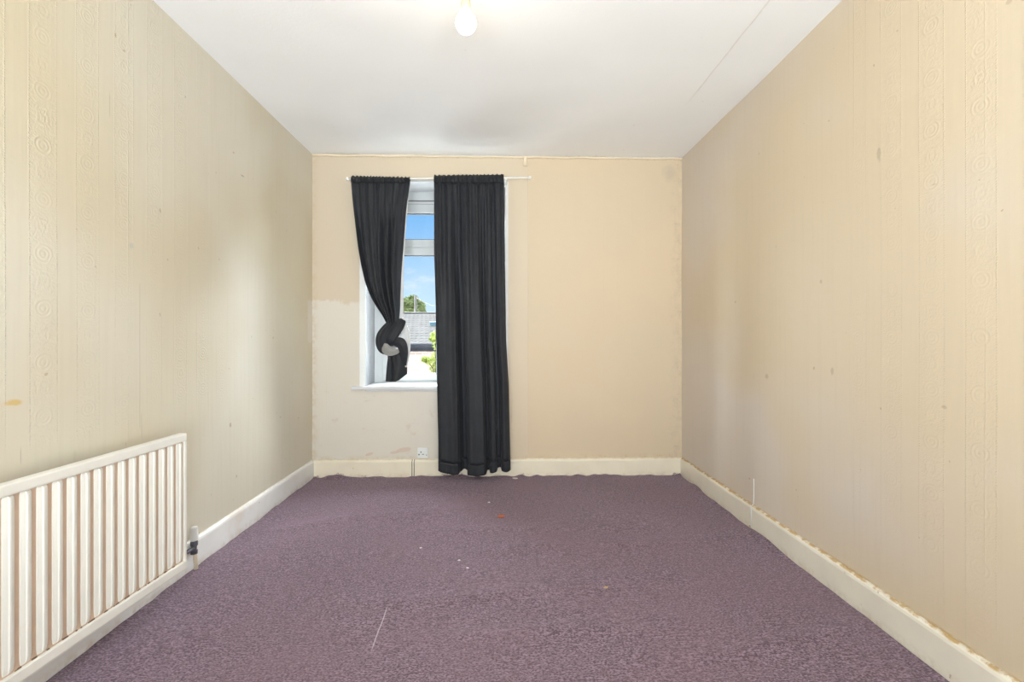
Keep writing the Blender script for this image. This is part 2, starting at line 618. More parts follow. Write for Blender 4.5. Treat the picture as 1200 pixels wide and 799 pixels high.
M = {}
M['wall_l'] = wallpaper_side('left_wallpaper', (0.61, 0.535, 0.385), (0.665, 0.615, 0.505), 0.166, 1.533, 1.137, True)
M['wall_r'] = wallpaper_side('right_wallpaper', (0.675, 0.56, 0.40), (0.68, 0.605, 0.525), 0.166, 1.526, 1.22, False)
M['wall_b'] = wallpaper_back('back_wallpaper')
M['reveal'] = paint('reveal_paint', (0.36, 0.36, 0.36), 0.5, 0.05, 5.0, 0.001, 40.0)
M['ceiling'] = ceiling_mat()
M['carpet'] = carpet_mat()
M['floor'] = paint('floor_boards', (0.25, 0.17, 0.10), 0.7, 0.12)
M['skirt'] = skirting_mat('skirting_gloss', (0.84, 0.765, 0.61), 0.30)
M['skirt_r'] = skirting_mat('skirting_gloss_right', (0.84, 0.785, 0.66), 0.95)
M['skirt_l'] = skirting_mat('skirting_gloss_left', (0.85, 0.85, 0.83), 0.15)
M['upvc'] = paint('white_plastic_frame', (0.68, 0.70, 0.695), 0.35, 0.02, 5.0, 0.0001)
M['gasket'] = paint('black_gasket', (0.02, 0.025, 0.03), 0.6, 0.05)
M['glass'] = glass_mat()
M['glass_clear'] = bpy.data.materials.new('window_glass_body')
M['glass_clear'].use_nodes = True
_n = M['glass_clear'].node_tree
_t = _n.nodes.new('ShaderNodeBsdfTransparent')
_t.inputs[0].default_value = (0.98, 0.985, 0.985, 1)
_n.links.new(_t.outputs[0], _n.nodes['Material Output'].inputs[0])
M['sill'] = paint('sill_gloss', (0.73, 0.735, 0.74), 0.28, 0.03)
M['rad'] = paint('radiator_enamel', (0.82, 0.80, 0.73), 0.35, 0.03, 9.0, 0.0003, 60.0)
M['rad_groove'] = paint('radiator_groove_tan', (0.64, 0.47, 0.35), 0.5, 0.06, 12.0)  # tan panel colour, seen in the grooves between flutes
M['rust'] = paint('rust_chip', (0.20, 0.13, 0.08), 0.9, 0.1)
M['metal_dark'] = paint('tarnished_metal', (0.10, 0.105, 0.13), 0.4, 0.15, 60.0, 0.002, 120.0)
M['pipe'] = paint('cream_pipe_paint', (0.78, 0.68, 0.52), 0.4, 0.08, 40.0)
M['white_plastic'] = paint('white_plastic', (0.82, 0.82, 0.80), 0.35, 0.03)
M['holder'] = paint('cream_plastic', (0.62, 0.50, 0.34), 0.5, 0.03)
M['black'] = paint('socket_hole', (0.01, 0.01, 0.01), 0.8, 0.0)
M['curtain'] = fabric('charcoal_curtain_cloth', (0.018, 0.0198, 0.0245), (0.014, 0.0152, 0.019))
M['curtain_band'] = fabric('charcoal_heading_cloth', (0.015, 0.016, 0.019), (0.011, 0.012, 0.015))
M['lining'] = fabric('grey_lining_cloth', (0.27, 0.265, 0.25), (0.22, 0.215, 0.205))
M['lining_backlit'] = fabric('backlit_lining_cloth', (0.62, 0.63, 0.63), (0.54, 0.55, 0.55))  # lining colour lightened to stand in for light coming through the cloth
M['rod'] = paint('white_rod_enamel', (0.80, 0.80, 0.78), 0.3, 0.03)
M['paper'] = paint('peeling_paper', (0.84, 0.72, 0.54), 0.6, 0.05)
M['bulb'] = bulb_mat()
M['brick'] = brick_mat()
M['roof'] = paint('grey_roof_sheet', (0.085, 0.081, 0.077), 1.0, 0.10, 2.5, 0.002, 20.0, spec=0.0)
M['ridge'] = paint('pale_ridge_tile', (0.15, 0.147, 0.142), 1.0, 0.1, spec=0.0)
M['gutter'] = paint('dark_gutter', (0.04, 0.042, 0.05), 0.9, 0.1, spec=0.05)
M['skylight'] = paint('rooflight_glass', (0.16, 0.27, 0.34), 0.3, 0.05)
M['leaf_tree'] = leaf_mat('tree_leaf', (0.13, 0.17, 0.07), (0.19, 0.225, 0.11))
M['leaf_bush'] = leaf_mat('bush_leaf', (0.22, 0.27, 0.06), (0.32, 0.36, 0.12))
M['bark'] = paint('bark', (0.10, 0.075, 0.05), 0.9, 0.2, 8.0)
M['pole'] = paint('pole_wood', (0.10, 0.09, 0.08), 0.9, 0.15)
M['grass'] = paint('yard_ground', (0.60, 0.59, 0.57), 0.95, 0.08, 1.5, spec=0.0)
M['thread'] = fabric('carpet_thread', (0.16, 0.11, 0.13), (0.22, 0.16, 0.18))
M['orange'] = paint('orange_scrap', (0.50, 0.13, 0.06), 0.8, 0.1)
M['crumb'] = paint('pale_crumb', (0.72, 0.68, 0.66), 0.8, 0.05)
M['crumb_tan'] = paint('tan_crumb', (0.50, 0.36, 0.18), 0.8, 0.05)

# ------------------------------------------------------------------ room shell
WT = 0.28                                        # depth of the window recess
OX0, OX1 = PY(428, 400, D).x, PY(592, 400, D).x  # opening
OZ0, OZ1 = PY(430, 452, D).z, PY(500, 211, D).z
YW = D + WT                                      # room face of the window frame
TH = 0.42                                        # wall thickness

bm = B()
box(bm, XL - 0.2, XR + 0.2, YR - 0.2, D + TH, -0.15, -0.02)
tag(obj('floor', bm, M['floor']), 'bare boarded floor under the purple carpet', kind='structure')
bm = B()
grid(bm, 60, 90, lambda s, t: Vector((XL - 0.02 + (XR - XL + 0.04) * s, YR - 0.02 + (D - YR + 0.04) * t,
     H + 0.006 * mnoise.noise(Vector((s * 5, t * 8, 3))) + 0.006 * sstep(0.90, 1.0, t) * mnoise.noise(Vector((s * 9, t * 3, 9))))))
g2 = bmesh.ops.extrude_face_region(bm, geom=bm.faces[:])
for v in g2['geom']:
    if isinstance(v, bmesh.types.BMVert): v.co.z = H + 0.12
tag(obj('ceiling', bm, M['ceiling'], smooth=True, angle=0.6), 'white painted ceiling with a paper seam on the right', kind='structure')


def side_wall(name, x, s, mat, label):
    bm = B()
    # gently uneven plaster
    grid(bm, 80, 30, lambda a, t: Vector((x + s * 0.004 * mnoise.noise(Vector((a * 7, t * 4, s * 5))), YR - 0.01 + (D - YR + 0.02) * a, -0.02 + (H + 0.04) * t)))
    g = bmesh.ops.extrude_face_region(bm, geom=bm.faces[:])
    for v in g['geom']:
        if isinstance(v, bmesh.types.BMVert): v.co.x = x + s * 0.15
    return tag(obj(name, bm, mat, smooth=True, angle=0.6), label, kind='structure')


side_wall('wall_left', XL, -1, M['wall_l'], 'cream embossed wallpaper wall behind the radiator')
side_wall('wall_right', XR, 1, M['wall_r'], 'beige embossed wallpaper wall on the right')
bm = B()
box(bm, XL - 0.15, XR + 0.15, YR - 0.15, YR, -0.02, H)
tag(obj('wall_rear', bm, M['wall_r']), 'beige wall behind the camera', kind='structure')

bm = B()
box(bm, XL - 0.15, OX0, D, D + TH, -0.02, H + 0.02)
box(bm, OX1, XR + 0.15, D, D + TH, -0.02, H + 0.02)
box(bm, OX0, OX1, D, D + TH, -0.02, OZ0 - 0.045)
box(bm, OX0, OX1, D, D + TH, OZ1, H + 0.02)
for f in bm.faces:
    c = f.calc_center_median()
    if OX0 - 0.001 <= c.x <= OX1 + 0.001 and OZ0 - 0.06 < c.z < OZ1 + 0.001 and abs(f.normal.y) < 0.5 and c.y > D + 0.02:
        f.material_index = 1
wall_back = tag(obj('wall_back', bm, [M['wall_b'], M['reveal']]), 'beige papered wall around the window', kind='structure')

# curled tongue of wallpaper hanging loose above the rod end
bm = B()
pA, pB = PY(614, 181, D), PY(619, 197, D)
def flap(s, t):
    w = 0.034 * (0.55 + 0.45 * t)
    return Vector((pA.x + 0.004 + w * (s - 0.15) - 0.008 * t, D - 0.003 - 0.032 * t * (1 - s) - 0.012 * math.sin(PI * t) * s,
                   pA.z - 0.003 - 0.105 * t + 0.010 * s * t))
grid(bm, 5, 10, flap)
fo = obj('paper_flap', bm, M['paper'], wall_back, smooth=True)
fo.modifiers.new('thick', 'SOLIDIFY').thickness = 0.0012
# ceiling line beading
bm = B()
n = 60
pts = [(XL + (XR - XL) * i / n, D - 0.004 + 0.002 * math.sin(i * 1.7), H - 0.006 + 0.002 * math.sin(i * 0.9)) for i in range(n + 1)]
tube(bm, pts, 0.009, 6)
tag(obj('trim_1', bm, M['paper'], smooth=True), 'ragged cream filler line where wall meets ceiling', kind='structure')


def skirting(name, a, b_, normal, mat, label, h=0.14):
    """skirting board along a -> b at the wall, profile turned towards normal"""
    a, b_, nrm = Vector(a), Vector(b_), Vector(normal)
    prof = [(0, -0.015), (0.019, -0.015), (0.019, h - 0.020), (0.016, h - 0.010), (0.010, h - 0.002), (0.004, h), (0, h)]
    bm = B()
    n = 40
    rings = []
    for i in range(n + 1):
        p = a.lerp(b_, i / n)
        w = 0.0012 * mnoise.noise(Vector((i * 0.6, len(name), 0)))
        rings.append([bm.verts.new(p + nrm * (d + (w if d > 0 else 0)) + Vector((0, 0, z + (w if z > 0 else 0)))) for d, z in prof])
    for r0, r1 in zip(rings, rings[1:]):
        for k in range(len(prof)):
            bm.faces.new((r0[k], r0[(k + 1) % len(prof)], r1[(k + 1) % len(prof)], r1[k]))
    bm.faces.new(rings[0]); bm.faces.new(rings[-1])
    return tag(obj(name, bm, mat), label, kind='structure')


skirting('baseboard_back', (XL, D, 0), (XR, D, 0), (0, -1, 0), M['skirt'], 'cream gloss skirting under the window')
skirting('baseboard_left', (XL, YR, 0), (XL, D - 0.02, 0), (1, 0, 0), M['skirt_l'], 'white gloss skirting behind the radiator')
skirting('baseboard_right', (XR, YR, 0), (XR, D - 0.02, 0), (-1, 0, 0), M['skirt_r'], 'cream gloss skirting with a brown dirty top edge')

# ------------------------------------------------------------------ window
win = bpy.data.objects.new('window_1', None)
COL.objects.link(win)
win.location = ((OX0 + OX1) / 2, YW, OZ0)
tag(win, 'white plastic casement window behind the dark curtains', kind='structure')
win['kind'] = 'structure'


def wx(u): return PY(u, 400, YW).x
def wz(v): return PY(490, v, YW).z


fx0, fx1 = OX0 - 0.005, OX1 + 0.005
fz0, fz1 = OZ0 - 0.02, OZ1 + 0.005
zt = wz(224)                                      # underside of head lining
# head board that closes the recess above the frame
bm = B()
box(bm, OX0, OX1, D + 0.004, YW, OZ1 - 0.012, OZ1 - 0.0005, 0.002)
obj('head_board', bm, M['sill'], win)
# outer frame
bm = B()
FWL = wx(450) - OX0
mull0, mull1 = wx(513.0), wx(523)
box(bm, fx0, OX0 + FWL, YW, YW + 0.07, fz0, fz1, 0.004)
obj('frame_jamb', bm, M['upvc'], win)
bm = B()
box(bm, OX1 - FWL, fx1, YW, YW + 0.07, fz0, fz1, 0.004)
obj('frame_jamb', bm, M['upvc'], win)
bm = B()
box(bm, OX0 + FWL, OX1 - FWL, YW, YW + 0.07, wz(235), fz1, 0.004)
box(bm, OX0 + FWL, OX1 - FWL, YW - 0.006, YW, wz(226), wz(224.5) + 0.02, 0.002)
obj('frame_head', bm, M['upvc'], win)
bm = B()
box(bm, OX0 + FWL, OX1 - FWL, YW, YW + 0.07, fz0, wz(444), 0.004)
obj('frame_cill', bm, M['upvc'], win)
bm = B()
box(bm, mull0, mull1, YW, YW + 0.07, wz(444), wz(235), 0.004)
obj('mullion', bm, M['upvc'], win)
bm = B()
box(bm, OX0 + FWL, mull0, YW, YW + 0.07, wz(295), wz(285), 0.004)
box(bm, mull1, OX1 - FWL, YW, YW + 0.07, wz(295), wz(285), 0.004)
obj('transom', bm, M['upvc'], win)


def sash(x0, x1, z0, z1, bw, bt, bb, br):
    """sash with stiles x, bottom and top rail, black gasket and pane"""
    y0, y1 = YW - 0.012, YW + 0.05
    g = 0.004
    fr = B()
    box(fr, x0, x0 + bw, y0, y1, z0, z1, 0.005)
    box(fr, x1 - br, x1, y0, y1, z0, z1, 0.005)
    box(fr, x0 + bw, x1 - br, y0, y1, z0, z0 + bb, 0.005)
    box(fr, x0 + bw, x1 - br, y0, y1, z1 - bt, z1, 0.005)
    fo = obj('sash', fr, M['upvc'], win)
    a0, a1, c0, c1 = x0 + bw, x1 - br, z0 + bb, z1 - bt
    gk = B()
    t = 0.0045
    for q in ((a0, a0 + t, c0, c1), (a1 - t * 1.6, a1, c0, c1), (a0, a1, c0, c0 + t), (a0, a1, c1 - t, c1)):
        box(gk, q[0], q[1], y0 + 0.008, y1 - 0.01, q[2], q[3])
    obj('gasket', gk, M['gasket'], fo)
    pn = B()
    box(pn, a0 - 0.002, a1 + 0.002, YW + 0.018, YW + 0.022, c0 - 0.002, c1 + 0.002)
    for f in pn.faces:
        f.normal_update()
        f.material_index = 0 if f.normal.y < -0.5 else 1
    obj('pane', pn, [M['glass'], M['glass_clear']], fo)


zb = wz(444)
xa, xb = OX0 + FWL - 0.012, mull0 + 0.004
xc, xd = mull1 - 0.004, OX1 - FWL + 0.012
sw = wx(458) - wx(452)
for (x0, x1) in ((xa, xb), (xc, xd)):
    sash(x0, x1, wz(445.5), wz(290.5), sw, wz(290.5) - wz(299), wz(438) - wz(445.5), 0.014)
    sash(x0, x1, wz(289.5), wz(239.6), sw, wz(239.6) - wz(250), wz(281) - wz(289.5), 0.014)
    bm = B()
    box(bm, x0, x1, YW - 0.001, YW + 0.05, wz(240.2), wz(234.8))
    obj('bead', bm, M['upvc'], win)
    # dark line, bright bead and dark line between head and fanlight
    bm = B()
    box(bm, x0, x1, YW - 0.004, YW, wz(235.9), wz(235.0))
    box(bm, x0, x1, YW - 0.004, YW, wz(240.0), wz(239.2))
    box(bm, x1 - 0.010, x1 - 0.004, YW - 0.0045, YW, wz(240.0), wz(235))
    obj('gasket', bm, M['gasket'], win)
# sill board
bm = B()
sx0 = PY(411, 452, D - 0.03).x
box(bm, OX0, OX1, D + 0.002, YW + 0.004, OZ0 - 0.045, OZ0, 0.003)
box(bm, sx0, OX1 + 0.02, D - 0.032, D + 0.002, PY(450, 457, D - 0.03).z, OZ0, 0.010, 3)
obj('window_sill', bm, M['sill'], win)

# ------------------------------------------------------------------ curtain rod
YC = D - 0.125                                     # curtain plane
rp0, rp1 = PY(407, 209.6, YC), PY(621, 208.2, YC)
rod = thing('curtain_rod', (rp0 + rp1) / 2, 'thin white metal curtain rod with small ball ends above the window', 'curtain rod')
bm = B()
tube(bm, [rp0.lerp(rp1, i / 20) for i in range(21)], 0.0062, 10)
obj('rod', bm, M['rod'], rod, smooth=True)
for p in (rp0, rp1):
    bm = B()
    bmesh.ops.create_uvsphere(bm, u_segments=16, v_segments=10, radius=0.0135, matrix=Matrix.Translation(p))
    obj('finial', bm, M['rod'], rod, smooth=True)
for u, v in ((415, 207), (593, 211)):
    p = PY(u, v, YC)
    bm = B()
    zc_ = rp0.lerp(rp1, (p.x - rp0.x) / (rp1.x - rp0.x)).z
    box(bm, p.x - 0.008, p.x + 0.008, YC - 0.004, D + 0.001, zc_ - 0.020, zc_ - 0.006, 0.002)
    box(bm, p.x - 0.012, p.x + 0.012, D - 0.004, D + 0.001, zc_ - 0.035, zc_ + 0.03, 0.0015)
    obj('bracket', bm, M['rod'], rod)

# ------------------------------------------------------------------ curtains
def gather(s, k, ph, seed):
    return (math.sin(2 * PI * (k * s + 0.35 * math.sin(2 * PI * s * 1.3 + seed)) + ph)
            + 0.45 * math.sin(2 * PI * k * 1.9 * s + seed * 2.1))


# right curtain: hangs straight to just above the carpet
R_L = [(213, 508.6), (260, 508.8), (300, 509), (330, 510), (400, 512), (450, 512.5), (520, 514), (555, 514)]
R_R = [(213, 590.5), (260, 591.3), (330, 592), (400, 593), (450, 596), (520, 597.5), (555, 598.3)]
FOLD = [(514, .012), (518, .030), (524, .034), (531, .040), (537, .026), (539.5, -.040), (542.5, -.088), (547, -.084), (548.5, .030), (553, .040),
        (560, .046), (567, .040), (569.5, .024), (570.6, -.084), (573.4, -.084), (575, .020), (578, .032), (581.5, .026), (583.2, -.080),
        (587.2, -.080), (588.5, .016), (592, .030), (596, .022), (598.3, -.004)]
HEM = [(514, 551.0), (520, 552.5), (531, 554.5), (537, 554.5), (544, 552.5), (549, 555.5), (560, 556), (568, 555), (573, 553.5), (577, 553.0),
       (582, 551.5), (586, 550.5), (590, 551.5), (594, 552), (598.3, 550.5)]


def right_pt(s, v):
    """s across, v = height as a row of the photograph grid (213 .. 552)"""
    u = lerp_tab(R_L, v) + (lerp_tab(R_R, v) - lerp_tab(R_L, v)) * s
    ub = 514 + 84.3 * s
    t = (v - 213) / 340.0
    w = 0.25 * sstep(0.01, 0.08, t) + 0.75 * sstep(0.05, 0.55, t)
    top = 0.009 * gather(s, 10, 0.6, 1.7) * (1 - 0.3 * t) + 0.015 * gather(s, 5, 2.0, 4.0) * sstep(0, .25, t)
    dep = smooth_tab(FOLD, ub) * w + top * (1 - w) + 0.003 * mnoise.noise(Vector((s * 9, t * 7, 2.0)))
    p = PY(u, v, YC)
    p.y -= dep
    return p


cur_r = thing('curtain', PY(553, 555, YC), 'long charcoal curtain hanging straight almost to the carpet, right of the window gap', 'curtain')
NS = 150
def hem_v(s): return lerp_tab(HEM, 514 + 84.3 * s)
bm = B()
grid(bm, NS, 70, lambda s, t: right_pt(s, 213 + (hem_v(s) - 11.5 - 213) * t))
obj('drop', bm, M['curtain'], cur_r, smooth=True).modifiers.new('thick', 'SOLIDIFY').thickness = 0.002
bm = B()
def hem_fn(s, t):
    p = right_pt(s, hem_v(s) - 12.2 + 12.2 * t)
    p.y -= 0.0022
    return p
grid(bm, NS, 6, hem_fn)
obj('hem', bm, M['curtain'], cur_r, smooth=True).modifiers.new('thick', 'SOLIDIFY').thickness = 0.003


def heading(parent, u0, u1, v0, v1, seed, tilt):
    bm = B()
    rt = 0.0175
    def fn(s, t):
        # pocket wrapped round the rod: front, over the top frill, and down the back
        u = u0 + (u1 - u0) * s
        g = gather(s, 17, seed, seed * 1.3)
        vt = v0 + tilt * s + 1.0 * g * (0.6 + 0.6 * mnoise.noise(Vector((s * 14, seed, 0))))
        if t < 0.5:
            q = t / 0.5
            v = v1 + (vt - v1) * q
            dep = rt * (0.55 + 0.45 * math.sin(PI * min(1, q * 1.25))) * (1 - 0.55 * sstep(0.75, 1.0, q)) + 0.0045 * g
        else:
            q = (t - 0.5) / 0.5
            v = vt + (v1 - vt) * q
            dep = -rt * math.sin(PI * min(1, q * 1.25 + 0.02)) * 0.7 + 0.0012 * g
        p = PY(u, v, YC)
        p.y -= dep
        return p
    grid(bm, 160, 18, fn)
    o = obj('heading', bm, M['curtain_band'], parent, smooth=True)
    o.modifiers.new('thick', 'SOLIDIFY').thickness = 0.0015
    return o


heading(cur_r, 508.8, 590.3, 205.2, 214.5, 1.1, -1.0)

# left curtain: drawn aside and tied in a knot
L_L = [(213, 411.8), (230, 413.2), (250, 415.2), (270, 417.8), (290, 420.5), (310, 424), (330, 428.5), (345, 434), (358, 441), (370, 449), (378, 453), (386, 455)]
L_R = [(213, 480.6), (225, 479.0), (240, 476.6), (255, 475.0), (275, 473.2), (295, 471.6), (320, 469.6), (345, 468.6), (365, 468.0), (378, 466.6), (386, 466)]
LV1 = 386.0


def left_pt(s, v):
    u = lerp_tab(L_L, v) + (lerp_tab(L_R, v) - lerp_tab(L_L, v)) * s
    t = (v - 213) / (LV1 - 213)
    a = 0.0075 + 0.010 * sstep(0.1, 0.6, t) - 0.004 * sstep(0.8, 1.0, t)
    dep = a * (0.8 * gather(s, 8, 0.3, 2.9) * (1 - sstep(0.0, 0.45, t)) + 1.25 * gather(s, 3.3, 1.0, 0.7) * sstep(0.03, 0.35, t))
    dep += 0.022 * math.sin(PI * s) * sstep(0.2, 0.9, t)
    dep += 0.003 * mnoise.noise(Vector((s * 8, t * 6, 7.0)))
    p = PY(u, v, YC)
    p.y -= dep
    return p


cur_l = thing('curtain', PY(458, 447, YC), 'charcoal curtain drawn aside and tied in a knot, left of the window gap', 'curtain')
bm = B()
grid(bm, 110, 60, lambda s, t: left_pt(s, 213 + (LV1 - 213) * t))
obj('drop', bm, M['curtain'], cur_l, smooth=True).modifiers.new('thick', 'SOLIDIFY').thickness = 0.002
heading(cur_l, 412.0, 480.6, 206.0, 214.5, 2.4, 1.6)
# lining turned out along the inner edge, backlight painted into its colour
bm = B()
LN = [(228, 0.2), (250, 0.8), (300, 1.6), (350, 3.4), (372, 4.0), (386, 3.0)]
def lin(s, t):
    v = 232 + (388 - 232) * t
    p = left_pt(1.0, min(v, LV1))
    q = PY(lerp_tab(L_R, v) - 1.0 + (lerp_tab(LN, v) + 1.0) * s, v, YC)
    q.y = p.y + 0.008 + 0.006 * s
    return q
grid(bm, 4, 40, lin)
obj('lining', bm, M['lining_backlit'], cur_l, smooth=True).modifiers.new('thick', 'SOLIDIFY').thickness = 0.0015


def catmull(pts, n):
    out = []
    m = len(pts) - 1
    for i in range(n + 1):
        x = i / n * m
        k = min(int(x), m - 1)
        t = x - k
        p0, p1, p2, p3 = (pts[max(k - 1, 0)], pts[k], pts[k + 1], pts[min(k + 2, m)])
        out.append(tuple(0.5 * (2 * b + (c - a) * t + (2 * a - 5 * b + 4 * c - d) * t * t + (3 * b - a - 3 * c + d) * t ** 3)
                         for a, b, c, d in zip(p0, p1, p2, p3)))
    return out


PXM = YC / F                                        # metres per pixel at the curtain


def cloth_band(name, ctrl, mat, folds=3, seed=0.0, fold_amp=0.10, thick=0.42):
    """folded band of cloth swept along (u, v, depth, width px)"""
    c = catmull(ctrl, 36)
    bm = B()
    n = 40
    pts = []
    for (u, v, dep, w) in c:
        p = PY(u, v, YC)
        p.y -= dep
        pts.append((p, w * PXM))
    rings = []
    for i, (p, w) in enumerate(pts):
        d = (pts[min(i + 1, len(pts) - 1)][0] - pts[max(i - 1, 0)][0]).normalized()
        side = d.cross(Vector((0, 1, 0))).normalized()
        nrm = side.cross(d).normalized()
        if nrm.y > 0: nrm = -nrm
        ring = []
        for k in range(n):
            a = 2 * PI * k / n
            f = 1 + fold_amp * math.sin(folds * 2 * a + seed + 0.09 * i) + 0.08 * mnoise.noise(Vector((math.cos(a) * 2, math.sin(a) * 2 + seed, i * 0.15)))
            ring.append(bm.verts.new(p + side * (math.cos(a) * w * 0.5 * (0.93 + 0.07 * f)) + nrm * (math.sin(a) * w * 0.5 * thick * f)))
        rings.append(ring)
    for a, b in zip(rings, rings[1:]):
        for k in range(n):
            bm.faces.new((a[k], a[(k + 1) % n], b[(k + 1) % n], b[k]))
    bm.faces.new(rings[0]); bm.faces.new(rings[-1])
    return bm


knot_bm = cloth_band('knot', [(463, 377, 0.010, 12), (456, 385, 0.034, 13), (450.5, 394, 0.046, 14.5), (449.5, 403, 0.046, 14), (452, 409.5, 0.036, 11), (462, 411, 0.010, 8)],
                     M['curtain'], 4, 0.5, 0.24)
kn = obj('knot', knot_bm, M['curtain'], cur_l, smooth=True)
for ctrl, mat, fd, sd, nm in (
        ([(473, 375, 0.020, 8), (469, 382, 0.050, 12), (464, 390, 0.066, 13), (459.5, 398, 0.066, 11), (456, 404, 0.040, 6)], 'curtain', 3, 1.9, 'fold'),
        ([(459, 402, 0.030, 7), (466, 400.5, 0.062, 10), (472, 402, 0.068, 12), (475, 411, 0.058, 10), (475.5, 421, 0.040, 6), (475.5, 428, 0.028, 3)], 'curtain', 3, 3.1, 'fold'),
        ([(454.2, 400.5, 0.050, 2.5), (454.2, 405, 0.060, 8), (456, 409.5, 0.062, 12), (460.5, 411.5, 0.060, 10), (466.5, 410.5, 0.056, 8), (468.5, 409, 0.044, 5)], 'lining', 2, 0.2, 'lining_fold'),
        ([(474, 379, 0.012, 4), (475.5, 388, 0.018, 9), (476.5, 400, 0.018, 10), (477, 412, 0.016, 8), (476.5, 422, 0.014, 6), (475.8, 430, 0.012, 3)], 'lining_backlit', 2, 2.2, 'lining_fold'),
        ([(470, 391, 0.030, 3), (469, 395, 0.046, 6), (467, 399, 0.050, 5), (465, 402, 0.040, 3)], 'lining_backlit', 2, 2.9, 'lining_fold')):
    o = obj(nm, cloth_band(nm, ctrl, M[mat], fd, sd, 0.22 if mat == 'lining' else 0.16), M[mat], kn, smooth=True)
    if mat != 'curtain': o['label'] = 'grey lining cloth turned out of the knot' if mat == 'lining' else 'lining cloth with window backlight painted into its colour'
# tail below the knot
T_L = [(410, 458), (420, 455.2), (430, 454), (440, 453), (448, 452.3)]
T_R = [(410, 470), (420, 475.5), (428, 477.4), (440, 477.8), (448, 477.8)]
TB = [(0, 446.6), (0.3, 446.8), (0.5, 446.4), (0.65, 444.6), (0.85, 440.4), (1.0, 437.6)]
bm = B()
def tail(s, t):
    v = 410 + (lerp_tab(TB, s) - 410) * t
    u = lerp_tab(T_L, v) + (lerp_tab(T_R, v) - lerp_tab(T_L, v)) * s
    dep = 0.024 * math.sin(PI * min(1, s * 1.05)) - 0.016 * math.exp(-((s - 0.18 - 0.16 * t) / 0.055) ** 2) + 0.006 * math.sin(9 * s + 3 * t)
    dep += 0.003 * mnoise.noise(Vector((s * 6, t * 5, 1.0))) + 0.012
    p = PY(u, v, YC)
    p.y -= dep
    return p
grid(bm, 50, 26, tail)
obj('tail', bm, M['curtain'], cur_l, smooth=True).modifiers.new('thick', 'SOLIDIFY').thickness = 0.003

# ------------------------------------------------------------------ socket
sp = PY(495.6, 531, D)
sock = thing('wall_socket', (sp.x, D, sp.z), 'white single power socket with switch just above the skirting', 'socket')
bm = B()
box(bm, sp.x - 0.043, sp.x + 0.043, D - 0.010, D + 0.001, sp.z - 0.043 + 0.004, sp.z + 0.043 + 0.004, 0.004, 3)
obj('face_plate', bm, M['white_plastic'], sock)
bm = B()
for dx, dz, w, h in ((-0.006, 0.012, 0.004, 0.008), (-0.022, -0.006, 0.007, 0.004), (0.010, -0.006, 0.007, 0.004)):
    box(bm, sp.x - 0.008 + dx - w, sp.x - 0.008 + dx + w, D - 0.0108, D - 0.0098, sp.z + dz - h * 0.6, sp.z + dz + h * 0.6)
obj('pin_hole', bm, M['black'], sock)
bm = B()
box(bm, sp.x + 0.018, sp.x + 0.030, D - 0.0135, D - 0.009, sp.z + 0.012, sp.z + 0.034, 0.0015)
obj('switch', bm, M['white_plastic'], sock)
for s in (-1, 1):
    bm = B()
    lathe(bm, (sp.x + s * 0.030, D - 0.0105, sp.z - 0.012), [(0.0035, -0.0006), (0.0035, 0.001)], 10, 'y')
    obj('screw', bm, M['metal_dark'], sock)
# two thin cables clipped down the skirting beside it
for u, nm in ((482.7, 'left'), (485.3, 'right')):
    p = PY(u, 546, D - 0.021)
    bm = B()
    tube(bm, [(p.x, D - 0.0216, 0.008), (p.x + 0.001, D - 0.0216, 0.06), (p.x, D - 0.0216, 0.118), (p.x + 0.002, D - 0.012, 0.139)], 0.0022, 8)
    c = obj('cable', bm, M['gutter'], None, smooth=True)
    tag(c, 'thin dark cable running down the skirting beside the socket, ' + ('the left of the pair' if nm == 'left' else 'nearer the socket'),
        'cable', 'cables below the socket')

# white wire on the right wall
p0, p1 = PX(884.5, 561, XR), PX(884.5, 594, XR)
bm = B()
tube(bm, [(XR - 0.006, p0.y, p0.z), (XR - 0.006, p0.y, 0.24), (XR - 0.007, p0.y, 0.150), (XR - 0.022, p0.y, 0.138), (XR - 0.0222, p0.y, 0.07), (XR - 0.0222, p0.y - 0.002, 0.016)], 0.0026, 8)
tag(obj('wire', bm, M['white_plastic'], None, smooth=True), 'thin white wire running down the right wall and skirting to the carpet', 'wire')

# ------------------------------------------------------------------ radiator
rf = PY(219.5, 520, 2.09)
rad = thing('radiator', (rf.x, rf.y, 0), 'cream white ribbed panel radiator on the left wall', 'radiator', -math.radians(3.0))
RZ0, RZ1, RLEN, PITCH = 0.112, 0.708, 1.30, 0.0477
TR = 0.036                                         # height of top and bottom rail
# local frame: x out of the wall (front at 0), y along the wall (far end at 0)
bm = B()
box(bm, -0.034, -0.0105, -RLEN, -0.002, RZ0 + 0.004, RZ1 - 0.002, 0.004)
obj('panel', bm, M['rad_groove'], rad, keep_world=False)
bm = B()
box(bm, -0.036, 0.0, -RLEN, 0.0, RZ1 - TR, RZ1, 0.006, 3)
obj('top_rail', bm, M['rad'], rad, keep_world=False)
bm = B()
box(bm, -0.036, 0.001, -RLEN, 0.0, RZ0, RZ0 + TR, 0.004, 3)
box(bm, -0.030, -0.006, -RLEN, 0.0, RZ0 - 0.008, RZ0, 0.002)
obj('bottom_rail', bm, M['rad'], rad, keep_world=False)
bm = B()
box(bm, -0.034, -0.001, -0.014, 0.0, RZ0 + TR - 0.002, RZ1 - TR + 0.002, 0.003)
obj('end_strip', bm, M['rad'], rad, keep_world=False)
